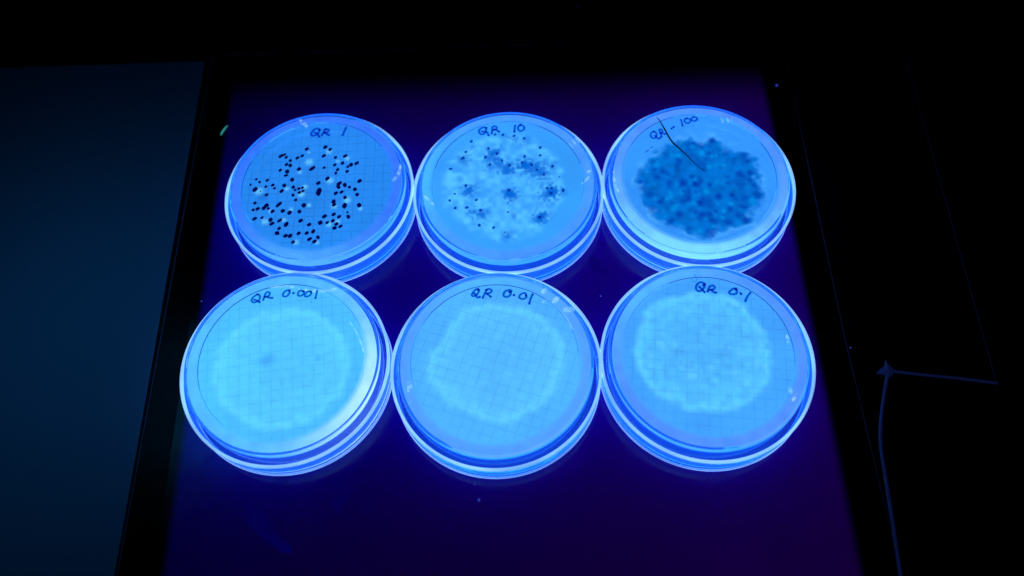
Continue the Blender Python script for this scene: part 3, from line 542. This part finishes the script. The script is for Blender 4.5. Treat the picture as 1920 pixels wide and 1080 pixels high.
    buf = np.ones((len(v), 4), np.float32); buf[:, :3] = np.clip(base * (np.array([[1.75, 1.36, 1.05]]) * (1 - t[:, None]) + np.array([[1.45, 1.30, 1.05]]) * t[:, None]), 0, 2)
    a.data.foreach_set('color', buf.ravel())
    return o

LABELS = {
 'A': 'round dish marked QR 1, its cover crowded with black ink dots',
 'B': 'round dish marked QR 10, with scattered blue colonies and small ink dots',
 'C': 'round dish marked QR - 100, with one large dark blue colony mass',
 'D': 'round dish marked QR 0.001, pale growth disc and bright right edge',
 'E': 'round dish marked QR 0.01, pale growth disc with slanted grid',
 'F': 'round dish marked QR 0.1, pale lumpy growth disc, front right of the group',
}
rootmap = {}
lid_proto = base_proto = None
for k in KEYS:
    root = bpy.data.objects.new('petri_dish', None); col.objects.link(root); rootmap[k] = root
    root.location = (CEN[k][0] * MM, CEN[k][1] * MM, 0)
    tag(root, LABELS[k], 'petri dish', 'glowing petri dishes in two rows of three')
    if lid_proto is None:
        lid_proto = lathe('lid', LID, M_LID, root); base_proto = lathe('dish_base', BASE, M_BASE, root)
        lid_proto.rotation_euler.z = 0.3
        rim_proto = lathe('rim', RIM, M_RIM, lid_proto)
        foot_proto = lathe('foot_glow_ring', FOOT_GLOW, M_RIM, lid_proto)  # added glowing ring, paints the bright outline at the lid's foot
        b = base_proto
    else:
        l = lid_proto.copy(); col.objects.link(l); l.parent = root; l.rotation_euler.z = 0.3 + KEYS.index(k)
        for pr in (rim_proto, foot_proto):
            q = pr.copy(); col.objects.link(q); q.parent = l
        b = base_proto.copy(); col.objects.link(b); b.parent = root; b.rotation_euler.z = KEYS.index(k) * 1.7
    ox, oy = OFF[k]
    b.location = (ox * MM, oy * MM, 0)
    agar(k, root)
    # handwriting
    vv, ff = [], []
    w = {'A': 1.15, 'B': 1.1, 'C': 0.95, 'D': 0.95, 'E': 1.0, 'F': 1.05}[k]
    for i, s in enumerate(STROKES[k]): ribbon(s, w, ZT + 0.03 + 0.06 * i, vv, ff)
    sheet('handwriting', vv, ff, M_INK, root)

def dot_mesh(name, d, mat, parent, z=ZT + 0.04):
    cx, cy_, ux, uy, wx, wy = d
    rn = random.Random(int(cx * 77 + cy_ * 31)); n = 16
    v = [(cx, cy_, z)]
    for i in range(n):
        a = 2 * math.pi * i / n; ca, sa = math.cos(a), math.sin(a)
        e = 0.75                                              # squarish felt-tip stroke
        ca = math.copysign(abs(ca) ** e, ca); sa = math.copysign(abs(sa) ** e, sa)
        j = 0.93 + 0.14 * rn.random()
        v.append((cx + (ux * ca + wx * sa) * j * 1.1, cy_ + (uy * ca + wy * sa) * j * 1.1, z))
    f = [(0, 1 + i, 1 + (i + 1) % n) for i in range(n)]
    if isinstance(parent, tuple): 
        b = len(parent[0]); parent[0].extend(v); parent[1].extend([tuple(b + q for q in t) for t in f]); return
    return sheet(name, v, f, mat, parent)
for d in DA[:99]: dot_mesh('ink_dot', d, M_DOT, rootmap['A'], ZT + 0.04)
rest = ([], [])
for d in DA[99:]: dot_mesh('ink_dot', d, M_DOT, rest)
tag(sheet('small_ink_dots', rest[0], rest[1], M_DOT, rootmap['A']), kind='stuff')
for d in DB: dot_mesh('ink_dot', d, M_DOT_PALE, rootmap['B'])
vv, ff = [], []
ribbon(FAINTF, 0.35, ZT + 0.03, vv, ff, caps=False); sheet('rubbed_pen_mark', vv, ff, M_INK_PALE, rootmap['F'])
vv, ff = [], []
for s in SCRC: ribbon(s, 0.4, ZT + 0.03, vv, ff, taper=True, caps=False)
sheet('scratch', vv, ff, M_DOT_PALE, rootmap['C'])

# hair lying on the third dish
hp = smooth_path([(x, y, 0) for x, y in HAIR], 8)
n = len(hp)
hr = bpy.data.objects.new('hair', None)
path = [Vector((q.x, q.y, ZT + 0.45 + 0.2 * math.sin(i / n * 3.1))) for i, q in enumerate(hp)]
rad = [0.10 + 0.30 * math.sin(math.pi * min(1, (i / n) * 1.15 + 0.02)) ** 1.0 if i / n < 0.85 else 0.17 for i in range(n)]
h = tube('hair', path, [max(0.1, q) for q in rad], M_HAIR, None, segs=8)
h.location = (CEN['C'][0] * MM, CEN['C'][1] * MM, 0)
tag(h, 'curved dark fibre lying across the dish marked QR - 100', 'hair')

# dust on the screen
SPK = [((144.58, 287.44), 0.9, 'blue dust speck at the upper right corner of the violet screen'),
       ((-20.13, 84.96), 0.7, 'bright blue dust speck on the screen in front of the dish marked QR 0.01'),
       ((-21.56, 91.69), 0.3, 'tiny blue dust speck nearly touching the dish marked QR 0.01'),
       ((-144.19, 186.78), 0.5, 'violet dust speck left of the dish marked QR 0.001'),
       ((40.11, 173.87), 0.5, 'blue dust speck between the dishes marked QR 0.01 and QR 0.1'),
       ((146.29, 139.33), 0.4, 'faint blue dust speck on the screen border right of the dish marked QR 0.1'),
       ((-111.8, 310.6), 0.5, 'faint dust speck behind the dish marked QR 1'),
       ((48.71, 354.4), 0.6, 'faint dust speck on the black housing behind the screen')]
for i, ((x, y), r, lab) in enumerate(SPK):
    rn = random.Random(i); vv = []
    for z in (0.02, r * 0.5):
        for kx in range(7):
            a = 2 * math.pi * kx / 7; q = r * (0.6 + 0.6 * rn.random()) * (1 if z < 0.1 else 0.4)
            vv.append((q * math.cos(a), q * math.sin(a), z))
    ff = [tuple(reversed(range(7))), tuple(range(7, 14))] + [(kx, (kx + 1) % 7, 7 + (kx + 1) % 7, 7 + kx) for kx in range(7)]
    o = link_mesh('dust_speck', vv, ff, M_SPECK if i not in (6, 7) else simple('dim_dust', (0.3, 0.35, 0.5), 0.6, emis=(0.1, 0.1, 1), es=0.03), smooth=False)
    o.location = Vector((x, y, 0.01 if i not in (5, 7) else (-0.04 if i == 5 else -1.19))) * MM
    tag(o, lab, 'dust speck', 'dust specks on the light table')
lp = smooth_path([(-1.6, -3.4, 0.3), (-0.9, -1.6, 0.5), (0.2, 0.4, 0.6), (1.5, 2.6, 0.4)], 5)
o = tube('lint', lp, [0.55 * math.sin(math.pi * (0.12 + 0.76 * i / (len(lp) - 1))) for i in range(len(lp))], M_LINT, None, segs=6, flat=0.6)
o.location = Vector((-141.99, 285.62, 0)) * MM
tag(o, 'small green glowing bit of lint left of the dish marked QR 1', 'lint')

# glints of damp clear plastic painted as glowing streaks on the bases
def glow_film(name, color, amt, scale=500):
    m, nt, N, L = new_mat(name)
    out = N.new('ShaderNodeOutputMaterial'); t = N.new('ShaderNodeBsdfTransparent'); e = N.new('ShaderNodeEmission')
    e.inputs[0].default_value = (*color, 1); mx = N.new('ShaderNodeMixShader')
    tc = N.new('ShaderNodeTexCoord'); nz = N.new('ShaderNodeTexNoise'); nz.inputs['Scale'].default_value = scale; nz.inputs['Detail'].default_value = 4
    L.new(tc.outputs['Object'], nz.inputs['Vector'])
    mr = N.new('ShaderNodeMapRange'); mr.inputs['From Min'].default_value = 0.35; mr.inputs['From Max'].default_value = 0.68
    mr.inputs['To Max'].default_value = amt
    L.new(nz.outputs[0], mr.inputs['Value']); L.new(mr.outputs[0], mx.inputs[0])
    L.new(t.outputs[0], mx.inputs[1]); L.new(e.outputs[0], mx.inputs[2]); L.new(mx.outputs[0], out.inputs['Surface'])
    return m
M_GLINT = glow_film('painted_glint', (0.42, 0.85, 1.1), 0.6)
M_RES = glow_film('dried_residue', (0.0, 0.0, 0.13), 0.4, 90)
for k, lst in GLINTS.items():
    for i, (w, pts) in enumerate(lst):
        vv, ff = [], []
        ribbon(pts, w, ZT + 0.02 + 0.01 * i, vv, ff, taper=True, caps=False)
        sheet('glint_streak', vv, ff, M_GLINT, rootmap[k])
for i, (w, pts) in enumerate(RESID):
    vv, ff = [], []
    ribbon(pts, w, 0.02 + 0.005 * i, vv, ff, taper=True, caps=False)
    sheet('dried_smear', vv, ff, M_RES, ti)
